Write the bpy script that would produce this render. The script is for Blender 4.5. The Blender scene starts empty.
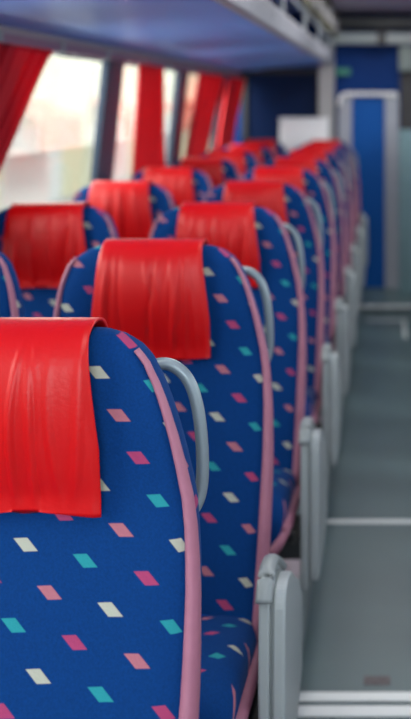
import bpy, bmesh, math, random
import numpy as np
from mathutils import Vector, Matrix
random.seed(4)
S = bpy.context.scene
C = S.collection

# ------------------------------------------------------------------ camera
CZ = 1.75
cam_d = bpy.data.cameras.new('camera')
cam = bpy.data.objects.new('camera', cam_d); C.objects.link(cam)
cam.location = (0, 0, CZ); cam.rotation_euler = (math.pi/2, 0, 0)
cam_d.sensor_fit = 'VERTICAL'; cam_d.sensor_height = 36
cam_d.lens = 36*868/719
cam_d.shift_x = -(392-205.5)/719
cam_d.shift_y = -(359.5-101)/719
cam_d.clip_start = .05
cam_d.dof.use_dof = True
cam_d.dof.focus_distance = 1.42
cam_d.dof.aperture_fstop = 2.2
S.camera = cam
S.view_settings.view_transform = 'Standard'
S.view_settings.look = 'None'
S.view_settings.gamma = 1
S.view_settings.use_curve_mapping = False
S.view_settings.exposure = 0.55

# ------------------------------------------------------------------ sky / light
w = bpy.data.worlds.new('sky'); S.world = w; w.use_nodes = True
bg = w.node_tree.nodes['Background']
bg.inputs[0].default_value = (.93, .97, 1, 1); bg.inputs[1].default_value = 1.0

def area(name, loc, direction, sx, sy, power, col=(1,1,1)):
    l = bpy.data.lights.new(name, 'AREA'); l.shape = 'RECTANGLE'; l.size = sx; l.size_y = sy
    l.energy = power; l.color = col
    o = bpy.data.objects.new(name, l); C.objects.link(o); o.location = loc
    o.rotation_euler = Vector(direction).to_track_quat('-Z', 'Y').to_euler()
    return o
area('daylight_windshield', (0, -2.75, 2.0), (0, 1, -.2), 2.2, 1.3, 85, (.95,.97,1))
area('daylight_left_windows', (-1.95, 3.6, 2.0), (1, 0, -.12), 8.5, 1.1, 185, (1,.97,.91))
area('daylight_right_windows', (1.95, 3.2, 2.0), (-1, 0, -.35), 8.5, 1.1, 75, (.93,.97,1))
_s = bpy.data.lights.new('sun', 'SUN'); _s.energy = 1.3; _s.angle = .3; _s.color = (1,.97,.9)
_so = bpy.data.objects.new('sun', _s); C.objects.link(_so); _so.rotation_euler = Vector((-.66, .12, -.75)).to_track_quat('-Z', 'Y').to_euler()
for _y in (.6, 2.6, 4.6, 6.6):      # fill lights added under the ceiling to brighten the floor and rear
    area('ceiling_fill_light', (0, _y, 2.5), (0, 0, -1), .25, 1.2, 9, (1,.97,.94))

# ------------------------------------------------------------------ materials
def nm(name):
    m = bpy.data.materials.new(name); m.use_nodes = True
    return m, m.node_tree.nodes, m.node_tree.links, m.node_tree.nodes['Principled BSDF']

def mat(name, col, rough=.5, metal=0, var=.08, scale=12, bump=0, bscale=80, spec=.5, coat=0):
    m, N, L, B = nm(name)
    B.inputs['Roughness'].default_value = rough; B.inputs['Metallic'].default_value = metal
    B.inputs['Specular IOR Level'].default_value = spec
    B.inputs['Coat Weight'].default_value = coat
    tc = N.new('ShaderNodeTexCoord'); nz = N.new('ShaderNodeTexNoise'); nz.inputs['Scale'].default_value = scale
    L.new(tc.outputs['Object'], nz.inputs['Vector'])
    mx = N.new('ShaderNodeMix'); mx.data_type = 'RGBA'
    mx.inputs[6].default_value = tuple(c*(1-var) for c in col)+(1,)
    mx.inputs[7].default_value = tuple(min(1, c*(1+var)) for c in col)+(1,)
    L.new(nz.outputs['Fac'], mx.inputs[0]); L.new(mx.outputs[2], B.inputs['Base Color'])
    if bump:
        n2 = N.new('ShaderNodeTexNoise'); n2.inputs['Scale'].default_value = bscale
        L.new(tc.outputs['Object'], n2.inputs['Vector'])
        bp = N.new('ShaderNodeBump'); bp.inputs['Strength'].default_value = bump; bp.inputs['Distance'].default_value = .004
        L.new(n2.outputs['Fac'], bp.inputs['Height']); L.new(bp.outputs[0], B.inputs['Normal'])
    return m

def fabric(name, mode):
    """blue moquette scattered with cream, orange, rose and teal lozenges on a slanted lattice"""
    m, N, L, B = nm(name)
    B.inputs['Roughness'].default_value = .8
    B.inputs['Sheen Weight'].default_value = .05
    B.inputs['Sheen Tint'].default_value = (.4,.55,1,1)
    B.inputs['Sheen Roughness'].default_value = .5
    B.inputs['Specular IOR Level'].default_value = .08
    tc = N.new('ShaderNodeTexCoord'); sp = N.new('ShaderNodeSeparateXYZ'); L.new(tc.outputs['Object'], sp.inputs[0])
    def M(op, a, b=None, c=None):
        n = N.new('ShaderNodeMath'); n.operation = op
        for i, v in enumerate((a, b, c)):
            if v is None: continue
            if isinstance(v, (int, float)): n.inputs[i].default_value = v
            else: L.new(v, n.inputs[i])
        return n.outputs[0]
    X, Y, Z = sp.outputs
    if mode == 'back': px, pz = M('MULTIPLY_ADD', Y, .9, X), Z
    else: px, pz = X, M('SUBTRACT', Z, Y)
    # lattice vectors a, b measured on the nearest seat (metres)
    a = (.0275, -.064); b = (.0855, -.021)
    px = M('ADD', px, .084); pz = M('SUBTRACT', pz, .815)
    det = a[0]*b[1]-b[0]*a[1]
    sa = M('ADD', M('MULTIPLY', px, b[1]/det), M('MULTIPLY', pz, -b[0]/det))
    sb = M('ADD', M('MULTIPLY', px, -a[1]/det), M('MULTIPLY', pz, a[0]/det))
    ra = M('FLOOR', M('ADD', sa, .5)); rb = M('FLOOR', M('ADD', sb, .5))
    qa = M('SUBTRACT', sa, ra); qb = M('SUBTRACT', sb, rb)
    rx = M('ADD', M('MULTIPLY', qa, a[0]), M('MULTIPLY', qb, b[0]))
    rz = M('ADD', M('MULTIPLY', qa, a[1]), M('MULTIPLY', qb, b[1]))
    e1 = (.0225, .0010); e2 = (.0145, -.0195)
    d2 = e1[0]*e2[1]-e2[0]*e1[1]
    u = M('ADD', M('MULTIPLY', rx, e2[1]/d2), M('MULTIPLY', rz, -e2[0]/d2))
    v = M('ADD', M('MULTIPLY', rx, -e1[1]/d2), M('MULTIPLY', rz, e1[0]/d2))
    def soft(t):
        return M('SMOOTH_MIN', 1.0, M('MAXIMUM', 0.0, M('MULTIPLY', M('SUBTRACT', .5, M('ABSOLUTE', t)), 14)), .05)
    mask = M('MULTIPLY', soft(u), soft(v))
    k = M('FLOORED_MODULO', M('SUBTRACT', ra, rb), 4.0)
    cr = N.new('ShaderNodeValToRGB'); cr.color_ramp.interpolation = 'CONSTANT'
    el = cr.color_ramp.elements
    cols = [(.38,.39,.32,1), (.37,.13,.16,1), (.33,.045,.12,1), (.02,.24,.27,1)]
    el[0].position = 0; el[0].color = cols[0]; el[1].position = .25; el[1].color = cols[1]
    for p, c in ((.5, cols[2]), (.75, cols[3])):
        e = el.new(p); e.color = c
    L.new(M('DIVIDE', M('ADD', k, .5), 4.0), cr.inputs[0])
    nz = N.new('ShaderNodeTexNoise'); nz.inputs['Scale'].default_value = 260; L.new(tc.outputs['Object'], nz.inputs['Vector'])
    bl = N.new('ShaderNodeMix'); bl.data_type = 'RGBA'
    bl.inputs[6].default_value = (.0008,.022,.105,1); bl.inputs[7].default_value = (.0015,.042,.185,1)
    L.new(nz.outputs['Fac'], bl.inputs[0])
    mx = N.new('ShaderNodeMix'); mx.data_type = 'RGBA'
    L.new(M('MULTIPLY', mask, .95), mx.inputs[0]); L.new(bl.outputs[2], mx.inputs[6]); L.new(cr.outputs[0], mx.inputs[7])
    L.new(mx.outputs[2], B.inputs['Base Color'])
    bp = N.new('ShaderNodeBump'); bp.inputs['Strength'].default_value = .25; bp.inputs['Distance'].default_value = .002
    L.new(nz.outputs['Fac'], bp.inputs['Height']); L.new(bp.outputs[0], B.inputs['Normal'])
    return m

F_BACK = fabric('patterned_blue_moquette', 'back')
F_SEAT = fabric('patterned_blue_moquette_cushion', 'seat')
RED = mat('red_leatherette', (.48,.001,.002), .40, var=.12, scale=9, bump=.12, bscale=160, spec=.32)
PIPE = mat('dusty_pink_trim', (.31,.115,.175), .6, var=.08, scale=60)
GREYP = mat('light_grey_plastic', (.22,.25,.26), .4, var=.06)
PALEP = mat('pale_grey_plastic', (.33,.37,.38), .4, var=.05)
DARKP = mat('charcoal_plastic', (.03,.035,.04), .5)
BLACK = mat('black_rubber', (.012,.012,.014), .6)
METAL = mat('satin_aluminium', (.66,.70,.72), .4, .25, var=.04)
HANDLE = mat('grey_handle_metal', (.20,.25,.28), .38, .3, var=.05)
SHELL = mat('seat_back_shell', (.02,.05,.14), .55)

def floor_mat():
    m, N, L, B = nm('teal_grey_vinyl')
    tc = N.new('ShaderNodeTexCoord')
    n1 = N.new('ShaderNodeTexNoise'); n1.inputs['Scale'].default_value = 3.2; n1.inputs['Detail'].default_value = 6
    mp = N.new('ShaderNodeMapping'); mp.inputs['Scale'].default_value = (.5, 1.3, 1)
    L.new(tc.outputs['Object'], mp.inputs[0]); L.new(mp.outputs[0], n1.inputs['Vector'])
    n2 = N.new('ShaderNodeTexNoise'); n2.inputs['Scale'].default_value = 300; L.new(tc.outputs['Object'], n2.inputs['Vector'])
    mx = N.new('ShaderNodeMix'); mx.data_type = 'RGBA'
    mx.inputs[6].default_value = (.065,.105,.12,1); mx.inputs[7].default_value = (.115,.175,.195,1)
    L.new(n1.outputs['Fac'], mx.inputs[0])
    m2 = N.new('ShaderNodeMix'); m2.data_type = 'RGBA'; m2.blend_type = 'MULTIPLY'; m2.inputs[0].default_value = .35
    L.new(mx.outputs[2], m2.inputs[6]); L.new(n2.outputs['Color'], m2.inputs[7])
    L.new(m2.outputs[2], B.inputs['Base Color'])
    B.inputs['Roughness'].default_value = .38
    bp = N.new('ShaderNodeBump'); bp.inputs['Strength'].default_value = .1; bp.inputs['Distance'].default_value = .001
    L.new(n2.outputs['Fac'], bp.inputs['Height']); L.new(bp.outputs[0], B.inputs['Normal'])
    return m
VINYL = floor_mat()
WALLG = mat('grey_wall_lining', (.30,.25,.29), .7, bump=.2, bscale=120)
PILLAR = mat('slate_window_pillar', (.035,.055,.09), .55, spec=.2)
NAVY = mat('navy_rear_panel', (.005,.04,.20), .55, var=.15, scale=3, spec=.1)
BLUEDOOR = mat('royal_blue_door', (.002,.085,.36), .5, spec=.15, var=.1, scale=3)
CEIL = mat('mauve_grey_ceiling', (.62,.57,.66), .8, bump=.15, bscale=90)
RACK = mat('blue_rack_lining', (.15,.36,.90), .5, var=.06, scale=4)
LIP = mat('light_grey_rack_edge', (.30,.31,.36), .5)
OLIVE = mat('olive_grille', (.10,.10,.06), .7)
WHITEB = mat('white_plastic', (.78,.80,.83), .45, var=.03)
TEAL = mat('teal_grey_panel', (.14,.24,.27), .5)
GREEN = mat('green_sign', (.03,.22,.16), .5)
PLUM = mat('plum_rail', (.20,.10,.16), .5)
CREAM = mat('cream_render', (.80,.77,.55), .9)
PALEW = mat('white_render', (.88,.88,.86), .9)
ORANGE = mat('terracotta_awning', (.78,.30,.20), .8)
TARMAC = mat('pale_paving', (.42,.42,.42), .9, scale=2)

def curtain_mat():
    m, N, L, B = nm('red_curtain_cloth')
    B.inputs['Base Color'].default_value = (.50,.0,.010,1); B.inputs['Roughness'].default_value = .75
    tr = N.new('ShaderNodeBsdfTranslucent'); tr.inputs[0].default_value = (.85,.0,.02,1)
    mx = N.new('ShaderNodeMixShader'); mx.inputs[0].default_value = .25
    wv = N.new('ShaderNodeTexNoise'); wv.inputs['Scale'].default_value = 200
    tc = N.new('ShaderNodeTexCoord'); L.new(tc.outputs['Object'], wv.inputs['Vector'])
    bp = N.new('ShaderNodeBump'); bp.inputs['Strength'].default_value = .15; L.new(wv.outputs['Fac'], bp.inputs['Height'])
    L.new(bp.outputs[0], B.inputs['Normal'])
    out = N['Material Output']
    L.new(B.outputs[0], mx.inputs[1]); L.new(tr.outputs[0], mx.inputs[2]); L.new(mx.outputs[0], out.inputs[0])
    return m
CURT = curtain_mat()

def glass_mat():
    m, N, L, B = nm('window_glass')
    gl = N.new('ShaderNodeBsdfGlossy'); gl.inputs['Roughness'].default_value = .03
    tr = N.new('ShaderNodeBsdfTransparent'); tr.inputs[0].default_value = (.93,.96,.95,1)
    mx = N.new('ShaderNodeMixShader')
    lw = N.new('ShaderNodeLayerWeight'); lw.inputs[0].default_value = .15
    mt = N.new('ShaderNodeMath'); mt.operation = 'MULTIPLY'; mt.inputs[1].default_value = .4
    L.new(lw.outputs['Fresnel'], mt.inputs[0]); L.new(mt.outputs[0], mx.inputs[0])
    L.new(tr.outputs[0], mx.inputs[1]); L.new(gl.outputs[0], mx.inputs[2]); L.new(mx.outputs[0], N['Material Output'].inputs[0])
    return m
GLASS = glass_mat()

# ------------------------------------------------------------------ mesh helpers
def obj(name, bm, m, parent=None, smooth=False, bevel=0, label=None):
    me = bpy.data.meshes.new(name)
    bmesh.ops.recalc_face_normals(bm, faces=bm.faces)
    bm.to_mesh(me); bm.free()
    o = bpy.data.objects.new(name, me); C.objects.link(o)
    me.materials.append(m)
    if smooth:
        for p in me.polygons: p.use_smooth = True
    if parent: o.parent = parent
    if bevel:
        b = o.modifiers.new('bevel', 'BEVEL'); b.width = bevel; b.segments = 3; b.limit_method = 'ANGLE'
    if label: o['label'] = label
    return o

def box(bm, x0, x1, y0, y1, z0, z1, fx=None):
    """box; fx(z) optionally shifts x with height (leaning walls)"""
    vs = []
    for z in (z0, z1):
        d = fx(z) if fx else 0
        for x, y in ((x0,y0),(x1,y0),(x1,y1),(x0,y1)):
            vs.append(bm.verts.new((x+d, y, z)))
    for f in ((3,2,1,0),(4,5,6,7),(0,1,5,4),(1,2,6,5),(2,3,7,6),(3,0,4,7)):
        bm.faces.new([vs[i] for i in f])
    return bm

def bx(*a, **k): return box(bmesh.new(), *a, **k)

def tube(bm, pts, r, n=12, flat=None, closed=False):
    pts = [Vector(p) for p in pts]; rings = []
    for i, p in enumerate(pts):
        if closed: t = pts[(i+1) % len(pts)]-pts[i-1]
        else: t = pts[min(i+1, len(pts)-1)]-pts[max(i-1, 0)]
        t.normalize()
        up = Vector((0,1,0)) if abs(t.y) < .9 else Vector((0,0,1))
        a = t.cross(up).normalized(); b = a.cross(t).normalized()
        ri = r[i] if isinstance(r, (list, tuple)) else r
        fl = flat[i] if isinstance(flat, (list, tuple)) else (flat or ri)
        rings.append([bm.verts.new(p + a*ri*math.cos(2*math.pi*j/n) + b*fl*math.sin(2*math.pi*j/n)) for j in range(n)])
    m = len(rings)
    for i in range(m if closed else m-1):
        A, B_ = rings[i], rings[(i+1) % m]
        for j in range(n):
            bm.faces.new((A[j], A[(j+1) % n], B_[(j+1) % n], B_[j]))
    if not closed:
        bm.faces.new(rings[0][::-1]); bm.faces.new(rings[-1])
    return bm

def smooth_path(pts, n=6):
    P = [Vector(p) for p in pts]; out = []
    for i in range(len(P)-1):
        p0, p1, p2, p3 = P[max(i-1,0)], P[i], P[i+1], P[min(i+2,len(P)-1)]
        for k in range(n):
            t = k/n
            out.append(.5*((2*p1)+(-p0+p2)*t+(2*p0-5*p1+4*p2-p3)*t*t+(-p0+3*p1-3*p2+p3)*t**3))
    out.append(P[-1]); return out

def extrude_yz(bm, poly, x0, x1):
    a = [bm.verts.new((x0, y, z)) for y, z in poly]; b = [bm.verts.new((x1, y, z)) for y, z in poly]
    n = len(poly)
    bm.faces.new(a[::-1]); bm.faces.new(b)
    for i in range(n): bm.faces.new((a[i], a[(i+1) % n], b[(i+1) % n], b[i]))
    return bm

def extrude_xz(bm, poly, y0, y1):
    a = [bm.verts.new((x, y0, z)) for x, z in poly]; b = [bm.verts.new((x, y1, z)) for x, z in poly]
    n = len(poly)
    bm.faces.new(a[::-1]); bm.faces.new(b)
    for i in range(n): bm.faces.new((a[i], a[(i+1) % n], b[(i+1) % n], b[i]))
    return bm

def empty(name, loc, label, cat, group=None):
    o = bpy.data.objects.new(name, None); C.objects.link(o); o.location = loc
    o.empty_display_size = .1
    o['label'] = label; o['category'] = cat
    if group: o['group'] = group
    return o

def tag(o, label, cat, group=None):
    o['label'] = label; o['category'] = cat
    if group: o['group'] = group
    return o

def struct(name, bm, m, parent=None, **k):
    o = obj(name, bm, m, parent, **k)
    if parent is None: o['kind'] = 'structure'
    return o

# ------------------------------------------------------------------ the coach body
YB = 8.0      # rear wall
YF = -2.6     # windscreen end
PL = .20      # seat platform height
AX0, AX1 = -.29, .31
def lean(z): return -.10*max(0, 1.98-z) if z < 1.98 else 0     # side wall leans outward towards the sill
WL, WR = -1.40, 1.34

struct('floor', bx(AX0, AX1, YF, 7.2, -.05, 0), VINYL)
struct('floor', bx(AX0, AX1, 7.2, YB, -.05, .05), VINYL)
struct('floor', bx(-1.62, AX0, YF, YB, -.05, PL), WALLG)
struct('floor', bx(AX1, 1.60, YF, YB, -.05, PL), WALLG)
# threshold strips and step nosing
struct('trim_1', bx(AX0, AX1, 3.592, 3.618, 0, .006), METAL, bevel=.002)
struct('trim_2', bx(AX0, AX1, 2.525, 2.562, 0, .007), METAL, bevel=.002)
struct('trim_3', bx(AX0, AX1, 2.462, 2.505, 0, .007), METAL, bevel=.002)
struct('trim_4', bx(AX0, AX1, 7.185, 7.225, .035, .056), METAL, bevel=.002)
h = bmesh.new()
box(h, -.20, .11, 6.90, 6.925, 0, .004); box(h, .085, .11, 6.40, 6.90, 0, .004)
struct('trim_5', h, METAL)
struct('trim_6', bx(AX0-.012, AX0+.004, YF, 7.2, .0, PL+.004), GREYP)

def side_wall(name, sgn, base, ys):
    bm = bmesh.new()
    f = (lambda z: lean(z)) if sgn < 0 else (lambda z: -lean(z))
    x0, x1 = (base-.06, base) if sgn < 0 else (base, base+.06)
    box(bm, x0, x1, YF, YB, PL-.2, 1.10, f)
    box(bm, x0, x1, YF, YB, 1.98, 2.6)
    struct(name, bm, WALLG)
    # pillars
    for i in range(len(ys)-1):
        a, b = ys[i], ys[i+1]
        n = i+1 if sgn < 0 else i+11
        wroot = bpy.data.objects.new('window_%d' % n, None); C.objects.link(wroot); wroot['kind'] = 'structure'
        wroot.location = (base, (a+b)/2, 1.1)
        o = obj('window_glass', box(bmesh.new(), (x1-.040 if sgn < 0 else x0+.032), (x1-.032 if sgn < 0 else x0+.040), a, b, 1.10, 1.98, f), GLASS)
        o.parent = wroot; o.matrix_parent_inverse = Matrix.Translation(wroot.location).inverted()
        fr = bmesh.new()
        box(fr, x0 if sgn > 0 else x1-.03, x1 if sgn < 0 else x0+.03, a-.13, a+.13, 1.10, 1.98, f)
        box(fr, x0+.015, x1-.005, a, b, 1.10, 1.14, f); box(fr, x0+.015, x1-.005, a, b, 1.945, 1.98, f)
        o = obj('window_frame', fr, PILLAR)
        o.parent = wroot; o.matrix_parent_inverse = Matrix.Translation(wroot.location).inverted()
side_wall('wall_left', -1, WL, [-1.2, .15, 1.6, 3.0, 4.42, 5.87, 7.25, 8.0])
side_wall('wall_right', 1, WR, [-1.2, .15, 1.6, 3.0, 4.42, 5.87, 7.25, 8.0])
struct('ceiling', bx(-1.62, 1.6, YF, YB+.06, 2.55, 2.62), CEIL)
# rear wall with dark window on the left
rw = bmesh.new()
box(rw, -1.66, 1.6, YB, YB+.06, -.05, 2.6)
struct('wall_back', rw, NAVY)
fw = bmesh.new()
box(fw, -1.66, 1.6, YF-.06, YF, -.05, 1.0); box(fw, -1.66, 1.6, YF-.06, YF, 2.45, 2.6)
struct('wall_front', fw, WALLG)
struct('window_20', bx(-1.5, 1.45, YF-.04, YF-.03, 1.0, 2.45), GLASS)
# dark rear window in its rubber seal
rwin = bpy.data.objects.new('window_21', None); C.objects.link(rwin); rwin['kind'] = 'structure'; rwin.location = (0, YB, 0)
g = obj('window_glass', bx(-1.34, -.68, -.02, -.002, 1.40, 2.0), mat('tinted_rear_glass', (.002,.010,.045), .5, spec=.08), rwin)
g = bmesh.new()
box(g, -1.38, -1.33, -.04, 0, 1.36, 2.04); box(g, -.69, -.64, -.04, 0, 1.36, 2.04); box(g, -1.38, -.64, -.04, 0, 2.0, 2.05); box(g, -1.38, -.64, -.04, 0, 1.35, 1.40)
obj('window_frame', g, BLACK, rwin)

# overhead cross beams at the rear
struct('trim_7', bx(-.62, 1.3, 7.72, 7.80, 2.26, 2.36), mat('pale_beam', (.36,.42,.44), .5), bevel=.01)
struct('trim_8', bx(-.50, 1.3, 7.66, 7.99, 2.40, 2.50), DARKP, bevel=.01)
struct('trim_9', bx(-.13, -.05, 7.70, 7.73, 2.25, 2.37), DARKP)
# pale post between rear window and door
struct('trim_10', bx(-.665, -.525, 7.84, 7.96, PL, 2.27), mat('beige_grey_post', (.34,.34,.35), .55), bevel=.015)

# rear door: grey frame, blue panel
door = bpy.data.objects.new('door_1', None); C.objects.link(door); door['kind'] = 'structure'; door.location = (-.215, 7.93, .05)
def frame_ring(w0, w1, zb, zt, r, y0, y1, tl, tr_, tt):
    bm = bmesh.new()
    def outline(x0, x1, z1, rr, n=8):
        p = [(x1, zb)]
        for i in range(n+1):
            a = math.pi/2*i/n; p.append((x1-rr+rr*math.cos(a), z1-rr+rr*math.sin(a)))
        for i in range(n+1):
            a = math.pi/2*i/n; p.append((x0+rr-rr*math.sin(a), z1-rr+rr*math.cos(a)))
        p.append((x0, zb)); return p
    O = outline(w0, w1, zt, r); I = outline(w0+tl, w1-tr_, zt-tt, r*.5)
    rows = [[bm.verts.new((x, y, z)) for x, z in P] for P, y in ((O,y0),(I,y0),(I,y1),(O,y1))]
    n = len(O)
    for k in range(4):
        A, B_ = rows[k], rows[(k+1) % 4]
        for i in range(n-1): bm.faces.new((A[i], A[i+1], B_[i+1], B_[i]))
    for i in (0, n-1): bm.faces.new([rows[k][i] for k in range(4)])
    return bm
obj('door_frame', frame_ring(-.275, .275, 0, 1.78, .08, -.07, .0, .125, .125, .04), mat('grey_door_frame', (.30,.32,.38), .4), door, bevel=.006)
obj('top_rail', tube(bmesh.new(), [(-.262,-.085,1.66),(-.258,-.085,1.72),(-.235,-.085,1.752),(-.20,-.085,1.765),(.255,-.085,1.765),(.262,-.085,1.74)], .017, 12), mat('bright_rail', (.92,.93,.95), .35), door, smooth=True)
obj('door_panel', bx(-.155, .155, -.03, .02, 0, 1.745), BLUEDOOR, door)
obj('door_handle', bx(-.19, -.145, -.10, -.06, .80, .90), METAL, door, bevel=.006)
# panels to the right of the door
tag(obj('exit_sign', bx(-.515, -.38, 7.90, 7.935, 1.985, 2.05), GREEN, bevel=.004), 'small green sign on dark blue wall above rear door', 'sign')
struct('trim_11', bx(.075, .60, 7.86, 8.0, .05, 2.02), mat('dark_brown_panel', (.018,.016,.02), .5))
tag(obj('wall_locker', bx(.06, .60, 7.70, 8.0, 2.02, 2.24), mat('grey_green_box', (.14,.18,.18), .5), bevel=.012), 'grey-green locker high on rear wall right of the door', 'locker')
tag(obj('partition_panel', bx(.06, .62, 7.62, 7.66, .05, 1.50), TEAL, bevel=.01), 'teal-grey partition panel right of the blue rear door', 'partition')
# white box behind the last row
wb = empty('storage_box', (-.79, 7.87, PL), 'white storage box standing behind the last row of seats', 'box')
obj('body', bx(-.22, .22, -.09, .09, 0, 1.37), WHITEB, wb, bevel=.02)
obj('lid', bx(-.225, .225, -.097, .095, 1.37, 1.40), WHITEB, wb, bevel=.01)

# ------------------------------------------------------------------ overhead racks
def rack(sgn, label):
    r = empty('luggage_rack', (0, 0, 0), label, 'luggage rack')
    def X(x): return x if sgn < 0 else -x-.06
    prof = [(-1.395,2.02),(-1.25,2.035),(-1.0,2.06),(-.70,2.085),(-.58,2.085),(-.55,2.094),(-.55,2.115),(-.70,2.12),(-1.395,2.07)]
    bm = bmesh.new(); extrude_xz(bm, [(X(x), z) for x, z in prof], YF+.1, 7.99)
    obj('underside', bm, RACK, r)
    lip = [(-.580,2.078),(-.560,2.072),(-.540,2.085),(-.520,2.165),(-.528,2.18),(-.55,2.175),(-.57,2.12)]
    bm = bmesh.new()
    y = YF+.1
    while y < 7.9:
        extrude_xz(bm, [(X(x), z) for x, z in lip], y, min(y+.52, 7.9)); y += .53
    obj('front_edge', bm, LIP, r)
    y = YF+.5
    while y < 7.9:
        bm = bmesh.new(); tube(bm, [(X(-.54),y,2.16),(X(-.53),y,2.36),(X(-.55),y,2.55)], .012, 8); y += 1.06
        obj('hanger', bm, METAL, r, smooth=True)
    bm = bmesh.new(); tube(bm, [(X(-.53),YF+.2,2.29),(X(-.53),7.9,2.29)], .010, 8)
    obj('guard_rail', bm, METAL, r, smooth=True)
    return r
rack(-1, 'long overhead luggage rack with blue underside above left seats')
rack(1, 'long overhead luggage rack above the seats right of the aisle')
# olive mesh panels with pale lamp covers hung between the rack edge and the ceiling
first = None
for i in range(9):
    y = .9+i*.86
    if first is None:
        v = empty('mesh_panel', (-.50, y, 2.30), '', 'panel')
        obj('panel', bx(-.008, .008, -.36, .36, 0, .25), OLIVE, v, bevel=.004)
        obj('lamp_cover', bx(.006, .03, -.30, -.06, .05, .17), mat('frosted_cover', (.40,.40,.42), .5), v, bevel=.008)
        obj('lamp_cover', bx(.006, .03, .10, .26, .03, .13), mat('frosted_cover_dim', (.30,.30,.31), .5), v, bevel=.008)
        first = v
    else:
        v = first.copy(); C.objects.link(v); v.location.y = y
        for ch in list(first.children):
            c = ch.copy(); C.objects.link(c); c.parent = v
    v['label'] = 'olive panel with pale covers hung under the ceiling above the left rack edge'
    v['group'] = 'olive panels above the left rack edge'

# curtain rail and curtains
cr_ = empty('curtain_rail', (-1.384, 3, 1.972), 'plum coloured curtain rail under the left luggage rack', 'curtain rail')
obj('rail', bx(-.014, .014, -5.4, 4.95, -.02, .02), PLUM, cr_, bevel=.005)
for i in range(18):
    yy = -5.2+i*.58
    obj('bracket', bx(-.030, .018, yy, yy+.03, -.025, .026), GREYP, cr_)
def curtain(y0, y1, b0, b1, label, waves, zt=1.948, zb=1.28):
    bm = bmesh.new(); nu, nv = 90, 26; V = []
    for j in range(nv+1):
        t = j/nv; z = zt+(zb-zt)*t
        a = y0+(b0-y0)*t**.9; b = y1+(b1-y1)*t**.9
        row = []
        for i in range(nu+1):
            s = i/nu
            ph = s*waves*2*math.pi+.6*math.sin(3*t+s*5)
            x = -1.342+.85*lean(z)+.016*math.sin(ph)*(1-.1*t)+.006*math.sin(ph*2.3+1)
            row.append(bm.verts.new((x, a+(b-a)*s+.008*math.sin(ph*.5), z)))
        V.append(row)
    for j in range(nv):
        for i in range(nu): bm.faces.new((V[j][i], V[j][i+1], V[j+1][i+1], V[j+1][i]))
    o = obj('curtain', bm, CURT, smooth=True); tag(o, label, 'curtain', 'red window curtains')
    so = o.modifiers.new('solid', 'SOLIDIFY'); so.thickness = .003
    return o
curtain(2.72, 3.46, 2.45, 2.86, 'dark red curtain gathered back at the left photo edge, largest of four', 7)
curtain(4.60, 5.08, 4.62, 5.36, 'narrow red curtain beside the pillar between the two bright windows', 5)
curtain(6.02, 6.95, 5.80, 6.42, 'red curtain third from the left, beyond the second bright window', 6)
curtain(7.12, 7.93, 6.85, 7.45, 'red curtain farthest away, beside the dark rear window', 6)

# ------------------------------------------------------------------ seats
def yc(z): return .055 - max(0, .98-z)**1.25*.30 - max(0, .98-z)*.0         # centre plane of the reclined backrest
PZ = [.30, .40, .55, .73, .85, .95, 1.05, 1.12, 1.165, 1.19, 1.207, 1.216]
AISLE_R = [.280,.284,.288,.290,.286,.276,.252,.230,.210,.190,.165,.140]
AISLE_L = [.245,.247,.248,.248,.246,.240,.232,.222,.208,.190,.165,.140]
WIN_L = [.225,.226,.226,.226,.225,.222,.216,.208,.198,.184,.162,.138]
WIN_R = [.255,.258,.262,.262,.256,.246,.235,.222,.208,.190,.165,.140]
TH = [.12,.125,.125,.12,.115,.11,.105,.10,.092,.078,.055,.030]
def prof(z, P): return float(np.interp(z, PZ, P))
def zlevels():
    z = list(np.linspace(.30, 1.10, 22)) + [1.12,1.14,1.155,1.17,1.18,1.19,1.199,1.207,1.213,1.216]
    return z
def smooth_prof(P):
    zz = np.linspace(.30, 1.216, 200); v = np.interp(zz, PZ, P)
    k = np.ones(13)/13; vp = np.pad(v, 6, mode='edge'); s = np.convolve(vp, k, mode='valid')
    mask = zz > 1.16; s[mask] = v[mask]
    return lambda z: float(np.interp(z, zz, s))

def backrest_bm(PR, PLf):
    fr, fl, ft = smooth_prof(PR), smooth_prof(PLf), smooth_prof(TH)
    bm = bmesh.new(); rings = []; n = 56
    for z in zlevels():
        ring = []
        for j in range(n):
            a = 2*math.pi*j/n; c, s = math.cos(a), math.sin(a)
            ex = .5
            x = math.copysign(abs(c)**ex, c); y = math.copysign(abs(s)**.6, s)
            hw = fr(z) if x > 0 else fl(z)
            yy = yc(z)+y*ft(z)/2
            if y < 0:   # front: hollow centre, raised side bolsters
                yy += .016*(1-x*x) - .030*max(0, abs(x)-.6)*(1 if z < 1.1 else max(0, (1.216-z)/.116))
            ring.append(bm.verts.new((x*hw, yy, z)))
        rings.append(ring)
    for A, B_ in zip(rings, rings[1:]):
        for j in range(n): bm.faces.new((A[j], A[(j+1) % n], B_[(j+1) % n], B_[j]))
    bm.faces.new(rings[0][::-1]); bm.faces.new(rings[-1])
    return bm

def piping_bm(P, side):
    f = smooth_prof(P)
    pts, r, fl = [], [], []
    for z in list(np.linspace(.36, 1.10, 18))+[1.12,1.14,1.155,1.17,1.18,1.19]:
        t = (1.19-z)/.83
        pts.append((side*(f(z)-.001), yc(z)-prof(z, TH)*.30-.006*min(1, t*4), z))
        r.append(.0045+.010*min(1, t*1.5)); fl.append(.007+.020*min(1, t*1.6))
    return tube(bmesh.new(), pts, r, 12, flat=fl)

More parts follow.
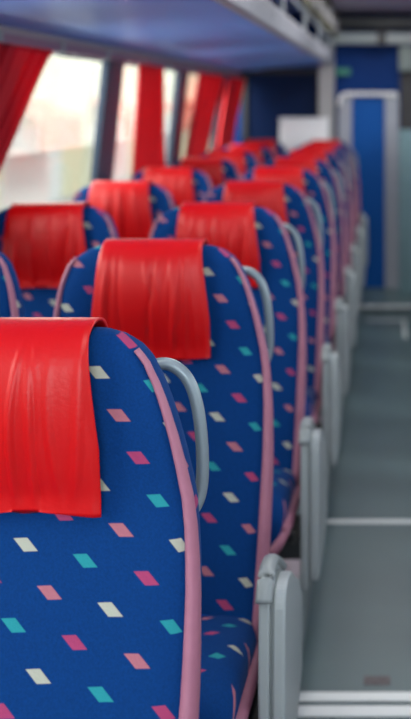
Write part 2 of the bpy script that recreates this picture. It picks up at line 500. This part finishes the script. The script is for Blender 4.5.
def cover_bm(seed):
    rnd = random.Random(seed)
    ridges = [(rnd.uniform(-.115,.115), rnd.uniform(.004,.008), rnd.uniform(-.25,.25), rnd.uniform(.004,.011), rnd.uniform(0,6.3)) for _ in range(12)]
    path = [(-.060,.950),(-.062,.975),(-.066,1.02),(-.068,1.08),(-.066,1.14),(-.060,1.185),(-.046,1.212),(-.024,1.227),(.004,1.230),(.030,1.222),(.048,1.20),(.056,1.15),(.060,1.08)]
    path = smooth_path([(0, a, b) for a, b in path], 4)
    bm = bmesh.new(); nu = 96; V = []
    for j, p in enumerate(path):
        row = []
        front = p.y < 0
        t = max(0, min(1, (1.215-p.z)/.265)) if front else 0
        for i in range(nu+1):
            s = -1+2*i/nu
            x = s*(.121+.019*min(1,t*1.6))+.006*t
            d = 0
            for cx, wd, slant, amp, ph in ridges:
                xx = cx + slant*.10*(t-.5)+.004*math.sin(ph+t*5)
                d += amp*math.exp(-((x-xx)/wd)**2)*math.sin(math.pi*min(1, t*1.05))**.7*(.35+.65*t)*(1 if ph > 2 else -.8)
            puff = .012*(1-s*s)*math.sin(math.pi*min(1, t+.12))
            edge = -.004*max(0, abs(s)-.93)/.07
            y = p.y+yc(p.z)
            if front: y += -puff - d*1.0 - edge + .004*t*(1-s*s)
            row.append(bm.verts.new((x, y, p.z + (.004*math.sin(s*3+seed) if j == 0 else 0))))
        V.append(row)
    for j in range(len(V)-1):
        for i in range(nu): bm.faces.new((V[j][i], V[j][i+1], V[j+1][i+1], V[j+1][i]))
    return bm

def cushion_bm(hl, hr):
    """seat cushion: rounded slab rising to the front, loose rounded nose"""
    bm = bmesh.new(); rings = []; n = 40
    ys = [-.585,-.58,-.565,-.54,-.50,-.42,-.34,-.26,-.18,-.14]
    topz = [.345,.395,.43,.452,.465,.460,.445,.425,.405,.39]
    botz = [.335,.30,.285,.275,.27,.26,.25,.245,.24,.24]
    sc = [.90,.94,.97,.99,1,1,1,1,1,.98]
    for y, zt, zb, k in zip(ys, topz, botz, sc):
        ring = []
        for j in range(n):
            a = 2*math.pi*j/n; c, s = math.cos(a), math.sin(a)
            x = math.copysign(abs(c)**.4, c)*k; q = math.copysign(abs(s)**.55, s)
            hw = hr if x > 0 else hl
            z = (zt+zb)/2+q*(zt-zb)/2
            if q > 0: z += -.018*(1-x*x)+.006
            ring.append(bm.verts.new((x*hw, y+.09, z)))
        rings.append(ring)
    for A, B_ in zip(rings, rings[1:]):
        for j in range(n): bm.faces.new((A[j], A[(j+1) % n], B_[(j+1) % n], B_[j]))
    bm.faces.new(rings[0][::-1]); bm.faces.new(rings[-1])
    return bm

def armrest(parent, x0, x1, name='armrest'):
    poly = smooth_path([(0,-.02,.60),(0,-.20,.606),(0,-.33,.612),(0,-.368,.622),(0,-.375,.64),(0,-.36,.655),(0,-.30,.66),(0,-.1,.655),(0,.0,.65),(0,.02,.625),(0,-.02,.60)], 5)[:-1]
    bm = bmesh.new(); extrude_yz(bm, [(p.y, p.z) for p in poly], x0, x1)
    return obj(name, bm, GREYP, parent, smooth=False, bevel=.008)

def seat_parts(root, kind):
    PR, PLf = (AISLE_R, AISLE_L) if kind == 'aisle' else (WIN_R, WIN_L)
    obj('backrest', backrest_bm(PR, PLf), F_BACK, root, smooth=True)
    for side, P in ((1, PR), (-1, PLf)):
        obj('piping', piping_bm(P, side), PIPE, root, smooth=True)
    o = obj('headrest_cover', cover_bm(1), RED, root, smooth=True)
    so = o.modifiers.new('solid', 'SOLIDIFY'); so.thickness = .005; so.offset = 0
    # rear shell
    bm = bmesh.new(); V = []
    for z in np.linspace(.30, 1.08, 14):
        V.append([bm.verts.new((s*prof(z, AISLE_L)*.92, yc(z)+prof(z, TH)*.5+.012*(1-s**4)-.006, z)) for s in np.linspace(-1, 1, 13)])
    for A, B_ in zip(V, V[1:]):
        for i in range(12): bm.faces.new((A[i], A[i+1], B_[i+1], B_[i]))
    o = obj('back_shell', bm, SHELL, root, smooth=True)
    so = o.modifiers.new('solid', 'SOLIDIFY'); so.thickness = .012
    hl, hr = (.245, .285) if kind == 'aisle' else (.225, .255)
    obj('cushion', cushion_bm(hl, hr), F_SEAT, root, smooth=True)
    # pink edging of the cushion nose and side
    pts = smooth_path([(hr*1.0, -.06, .325),(hr+.004, -.20, .35),(hr+.004, -.36, .365),(hr, -.44, .365),(hr-.012, -.485, .35),(hr-.03, -.497, .325)], 5)
    obj('cushion_piping', tube(bmesh.new(), pts, .014, 10, flat=.020), PIPE, root, smooth=True)
    # frame below
    bm = bmesh.new()
    box(bm, -.22, .24, -.44, -.02, .20, .26)
    obj('seat_frame', bm, DARKP, root, bevel=.008)
    if kind == 'aisle':
        for y in (-.38, -.09):
            bm = bmesh.new(); box(bm, .17, .22, y-.03, y+.03, 0, .21); box(bm, .14, .25, y-.05, y+.05, 0, .012)
            obj('leg', bm, GREYP, root, bevel=.005)
        # side shield, rounded at the top, with its outer panel and short arm pad
        poly = [(p.y, p.z) for p in smooth_path([(0,-.05,.22),(0,-.20,.16),(0,-.36,.155),(0,-.395,.18),(0,-.40,.30),(0,-.395,.50),(0,-.385,.595),(0,-.355,.622),(0,-.28,.605),(0,-.19,.54),(0,-.10,.47),(0,-.05,.38),(0,-.05,.22)], 5)[:-1]]
        bm = bmesh.new(); extrude_yz(bm, poly, .320, .342)
        obj('side_shield', bm, PALEP, root, bevel=.008)
        bm = bmesh.new(); extrude_yz(bm, [(a*.93-.012, b*.93+.022) for a, b in poly], .342, .347)
        obj('shield_recess', bm, GREYP, root)
        bm = bmesh.new(); extrude_yz(bm, [(a*.96-.012, .60-(.62-b)*.90) for a, b in poly], .347, .372)
        obj('outer_panel', bm, PALEP, root, bevel=.008)
        bm = bmesh.new(); tube(bm, smooth_path([(.331,-.395,.585),(.331,-.36,.62),(.331,-.30,.618),(.331,-.24,.585),(.331,-.16,.53)], 5), .017, 10, flat=.012)
        obj('armrest', bm, GREYP, root, smooth=True)
        obj('shield_mount', bx(.23, .325, -.32, -.16, .21, .27), DARKP, root, bevel=.006)
        bm = bmesh.new(); tube(bm, smooth_path([(.295,-.36,.30),(.30,-.40,.31),(.30,-.43,.335),(.30,-.445,.36)], 4), .009, 10)
        obj('recline_lever', bm, BLACK, root, smooth=True)
        pts = smooth_path([(.170,.085,1.115),(.185,.105,1.138),(.215,.12,1.140),(.245,.122,1.115),(.262,.122,1.065),(.270,.12,.99),(.268,.115,.93),(.254,.10,.90),(.23,.055,.885)], 6)
        bm = bmesh.new(); tube(bm, pts, .0105, 12, flat=.009)
        obj('grab_handle', bm, HANDLE, root, smooth=True)
    else:
        for ya in (-.40, -.12): obj('wall_bracket', bx(-.27, .10, ya, ya+.06, .205, .25), GREYP, root, bevel=.004)
        bm = bmesh.new(); box(bm, -.10, -.05, -.26, -.20, 0, .21); box(bm, -.13, -.02, -.29, -.17, 0, .012)
        obj('leg', bm, GREYP, root, bevel=.005)

SZ = .982
CXA, CXW, D0, PITCH = -.58, -1.145, 1.30, .78
protoA = empty('coach_seat', (CXA, D0, PL), '', 'coach seat', 'coach seats beside the aisle on the left'); seat_parts(protoA, 'aisle'); protoA.scale = (1, 1, SZ)
protoW = empty('coach_seat', (CXW, D0, PL), '', 'coach seat', 'coach seats by the left windows'); seat_parts(protoW, 'window'); protoW.scale = (1, 1, SZ)
def copy_seat(src, loc, group, mirror=False):
    r = src.copy(); C.objects.link(r); r.location = loc; r['group'] = group
    if mirror: r.scale = (-1, 1, SZ)
    for ch in list(src.children):
        c = ch.copy(); C.objects.link(c); c.parent = r
    return r
ORD = ['nearest','second','third','fourth','fifth','sixth','seventh','eighth','ninth and farthest']
for k in range(9):
    y = D0+k*PITCH
    for src, cx, where, grp in ((protoA, CXA, 'aisle', 'coach seats beside the aisle on the left'), (protoW, CXW, 'window', 'coach seats by the left windows')):
        s = src if k == 0 else copy_seat(src, (cx, y, PL), grp)
        extra = {('aisle',0): ', cut by the photo edge', ('aisle',8): ', before the white box'}.get((where, k), '')
        s['label'] = 'blue coach seat, %s from the camera in the %s row%s' % (ORD[k].replace('ninth and ', ''), where, extra)
        if k and k < 5:
            for ch in s.children:
                if ch.name.startswith('headrest_cover'):
                    bm = cover_bm(10+k*7+(3 if where == 'window' else 0)); me = bpy.data.meshes.new('headrest_cover')
                    bmesh.ops.recalc_face_normals(bm, faces=bm.faces)
                    bm.to_mesh(me); bm.free(); me.materials.append(RED)
                    for p in me.polygons: p.use_smooth = True
                    ch.data = me
# seats across the aisle
for k in range(-1, 8):
    for src, cx in ((protoA, .70), (protoW, 1.02)):
        if cx > 1: continue
        s = copy_seat(src, (cx, D0+k*PITCH+.25, PL), 'coach seats on the right of the aisle', True)
        s['label'] = 'blue patterned coach seat in the row right of the aisle'

# floor sticker
st = obj('floor_sticker', bx(-.085, -.005, 2.60, 2.64, 0, .0015), mat('worn_sticker', (.10,.085,.095), .6, var=.6, scale=90))
tag(st, 'small worn sticker on the aisle floor beside the double metal strips', 'sticker')

# ------------------------------------------------------------------ outside the windows
struct('ground', bx(-60, 40, -30, 90, -1.0, -.9), TARMAC)
bl = empty('building', (-9.0, 22, -.9), 'cream building with terracotta awnings seen through the left windows', 'building')
obj('wall', bx(-3, 0, -16, 26, 0, 9), CREAM, bl)
bm = bmesh.new()
for i in range(7): box(bm, -.02, .05, -14+i*6, -10.5+i*6, 0, 2.0)
obj('shopfront', bm, PALEW, bl)
bm = bmesh.new()
for i in range(7):
    y0 = -14.2+i*6
    extrude_xz(bm, [(.05, 2.7), (1.0, 2.2), (1.0, 1.5), (.95, 1.5), (.95,2.17), (.05,2.6)], y0, y0+2.6)
obj('awning', bm, ORANGE, bl)
